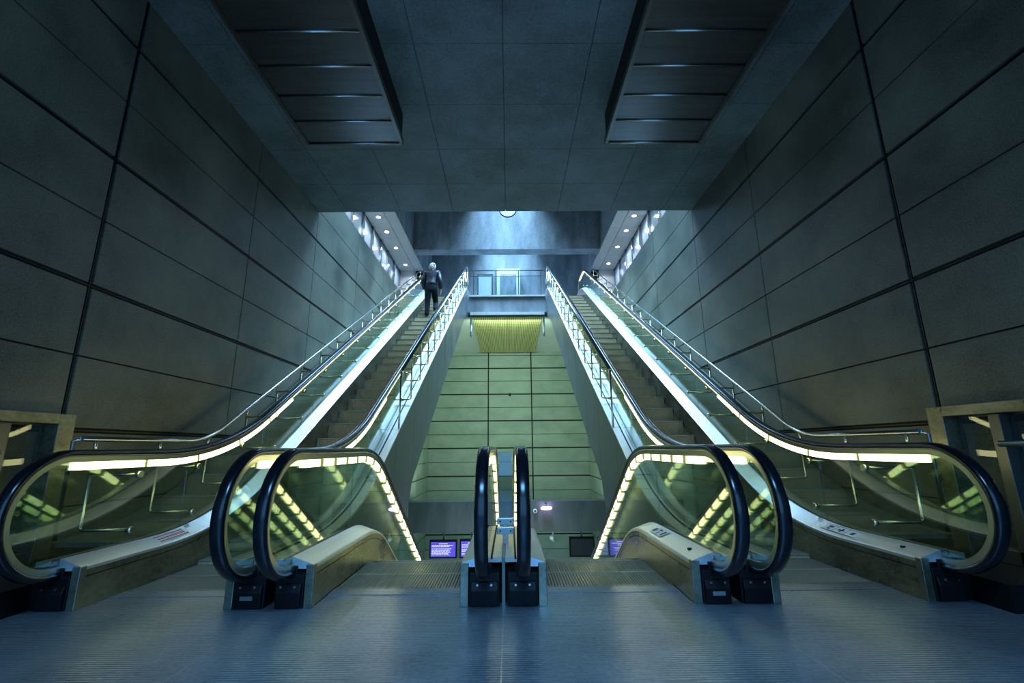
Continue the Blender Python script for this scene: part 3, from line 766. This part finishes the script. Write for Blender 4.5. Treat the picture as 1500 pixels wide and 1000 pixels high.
legs = [('pelvis', 'hil'), ('hil', 'knl'), ('knl', 'anl'), ('pelvis', 'hir'), ('hir', 'knr'), ('knr', 'anr')]
# fingers
fing = []
for side, w, h in (('l', 'wrl', 'hal'), ('r', 'wrr', 'har')):
    sx = -1 if side == 'l' else 1
    hx, hy, hz = J[h]
    for i, (dy, ln) in enumerate(((0.03, 0.062), (0.012, 0.072), (-0.008, 0.068), (-0.026, 0.052))):
        a, b = 'f%s%da' % (side, i), 'f%s%db' % (side, i)
        J[a] = (hx, hy + dy + 0.004, hz - 0.035); J[b] = (hx - sx * 0.022, hy + dy + 0.012, hz - 0.035 - ln * 0.8)
        rad[a] = 0.0095; rad[b] = 0.008; fing += [(h, a), (a, b)]
    J['t' + side] = (hx - sx * 0.012, hy + 0.05, hz + 0.0); J['u' + side] = (hx - sx * 0.02, hy + 0.062, hz - 0.045)
    rad['t' + side] = 0.011; rad['u' + side] = 0.009; fing += [(h, 't' + side), ('t' + side, 'u' + side)]
    fing.append((w, h))
build('body', torso + headc + arms + legs + fing + [('anl', 'tol'), ('anr', 'tor')], -0.004, skinm)
J['hem'] = (0, 0.005, 0.97); rad['hem'] = (0.165, 0.13)
J['coll'] = (0.0, 0.115, 1.49); rad['coll'] = (0.062, 0.06)
build('jacket', [('hem', 'waist'), ('waist', 'chest'), ('chest', 'upper'), ('upper', 'coll')] + arms, 0.02, jacket, 'hem', {'waist': (0.15, 0.115), 'chest': (0.172, 0.122), 'upper': (0.13, 0.10), 'shl': 0.075, 'shr': 0.075, 'ell': 0.055, 'elr': 0.055, 'wrl': 0.038, 'wrr': 0.038})
build('jeans', [('pelvis', 'waist')] + legs, 0.016, jeans, 'pelvis', {'pelvis': (0.135, 0.11), 'waist': (0.118, 0.09), 'knl': 0.062, 'knr': 0.062, 'anl': 0.052, 'anr': 0.052})
for a, t in (('anl', 'tol'), ('anr', 'tor')):
    p, q = Vector(J[a]), Vector(J[t]); heel = p + Vector((0, -0.035, -0.035)); mid = (heel + q) / 2
    if a == 'anl': heel.z = 0.042; q.z = 0.036; mid.z = 0.042
    skin('shoe', [tuple(heel), tuple(mid), tuple(q), tuple(p)], [(0, 1), (1, 2), (0, 3)], [0.040, (0.044, 0.036), (0.040, 0.028), 0.044], leather, P)
# hair: cap over the back of the head with strands to the collar
skin('hair', [(0.01, 0.12, 1.715), (0.005, 0.085, 1.655), (0.0, 0.075, 1.58), (-0.01, 0.07, 1.52), (-0.055, 0.115, 1.66), (-0.065, 0.10, 1.58), (-0.06, 0.085, 1.51), (0.07, 0.12, 1.66), (0.072, 0.10, 1.58), (0.06, 0.085, 1.515), (0.01, 0.17, 1.735)],
     [(0, 1), (1, 2), (2, 3), (0, 4), (4, 5), (5, 6), (0, 7), (7, 8), (8, 9), (0, 10)], [0.072, 0.062, 0.055, 0.03, 0.042, 0.036, 0.018, 0.042, 0.036, 0.018, 0.05], hairm, P)
# face details, turned uphill
bm = B()
for sx in (-1, 1):
    bmesh.ops.create_uvsphere(bm, u_segments=10, v_segments=8, radius=0.011, matrix=Matrix.Translation((0.01 + sx * 0.03, 0.228, 1.655)))
obj('eyes', bm, 'white').parent = P
bm = B(); bmesh.ops.create_uvsphere(bm, u_segments=10, v_segments=8, radius=0.014, matrix=Matrix.Translation((0.01, 0.24, 1.625)) @ Matrix.Diagonal((0.8, 1.2, 1.6, 1)))
o = obj('nose', bm, skinm); o.parent = P
bm = B()
for sx in (-1, 1): bmesh.ops.create_uvsphere(bm, u_segments=10, v_segments=8, radius=0.026, matrix=Matrix.Translation((0.01 + sx * 0.078, 0.145, 1.635)) @ Matrix.Diagonal((0.35, 0.7, 1.1, 1)))
o = obj('ears', bm, skinm); o.parent = P
bm = B(); box(bm, -0.012, 0.032, 0.222, 0.232, 1.588, 1.596); o = obj('mouth', bm, plain('lips', (0.4, 0.15, 0.13), 0.5)); o.parent = P

# ------------------------------------------------------------------ lights
def area(name, loc, target, sx, sy, power, col, spread=180.0):
    l = bpy.data.lights.new(name, 'AREA'); l.shape = 'RECTANGLE'; l.size = sx; l.size_y = sy; l.energy = power; l.color = col; l.spread = math.radians(spread)
    o = bpy.data.objects.new(name, l); C.objects.link(o); o.location = loc
    o.rotation_euler = (Vector(target) - Vector(loc)).to_track_quat('-Z', 'Y').to_euler(); return o
area('skylight_daylight', (0, 13.3, 11.2), (0, 13.3, 0), 2.5, 7.4, 1500, (0.33, 0.64, 1.0), 90)
area('skylight_rear_daylight', (0, 19.5, 11.2), (0, 19.5, 0), 2.5, 3.6, 750, (0.33, 0.64, 1.0), 90)
for sx in (-1, 1): area('wall_fill', (sx * 2.3, 9.3, 10.6), (sx * 3.9, 9.7, 5.6), 1.6, 1.0, 90, (0.33, 0.64, 1.0), 85)  # added fill on the upper side walls, the roof has no slot here
area('entrance_daylight', (0, -4.8, 2.6), (0, 6, 2.6), 6.5, 4.6, 200, (0.14, 0.46, 1.0))
area('floor_fill', (0, -1.6, 5.55), (0, 0.2, 0), 4.0, 2.0, 400, (0.18, 0.52, 1.0), 90)  # added blue fill for the near floor, no opening above it
area('lower_hall_lamps', (0, 16.9, 5.6), (0, 22, 2.0), 2.6, 0.3, 150, (0.68, 1.0, 0.78))
area('soffit_fill', (0, 18.25, -0.85), (0, 20.3, 5.6), 6.0, 0.25, 110, (0.72, 1.0, 0.78))  # added upward fill for soffit and back wall, no such lamps on the beam
area('lower_platform_lamps', (0, 15.5, -2.2), (0, 21, -4.0), 5, 0.6, 30, (0.8, 1.0, 0.6))
for sx in (-1, 1):
    for y in (11.0, 12.7, 14.4, 15.5, 16.9, 18.6): area('downlight_beam', (sx * 4.39, y, 8.735), (sx * 4.39, y, 0), 0.14, 0.14, 14, (0.66, 0.80, 1.0), 150)
w = bpy.data.worlds.new('World'); S.world = w; w.use_nodes = True
bg = w.node_tree.nodes['Background']; bg.inputs['Color'].default_value = (0.35, 0.60, 0.85, 1); bg.inputs['Strength'].default_value = 0.2

# ------------------------------------------------------------------ camera
cam = bpy.data.cameras.new('camera'); co = bpy.data.objects.new('camera', cam); C.objects.link(co)
cam.sensor_width = 36; cam.lens = 673 / 1500 * 36; cam.clip_start = 0.05
co.matrix_world = Matrix.Translation((0.045, 0, 1.0)) @ Matrix.Rotation(math.radians(-0.42), 4, 'Z') @ Matrix.Rotation(math.radians(90 + 13.05), 4, 'X') @ Matrix.Rotation(math.radians(-0.5), 4, 'Z')
S.camera = co
S.view_settings.view_transform = 'Standard'; S.view_settings.look = 'None'; S.view_settings.gamma = 1; S.view_settings.use_curve_mapping = False
S.view_settings.exposure = 0.2
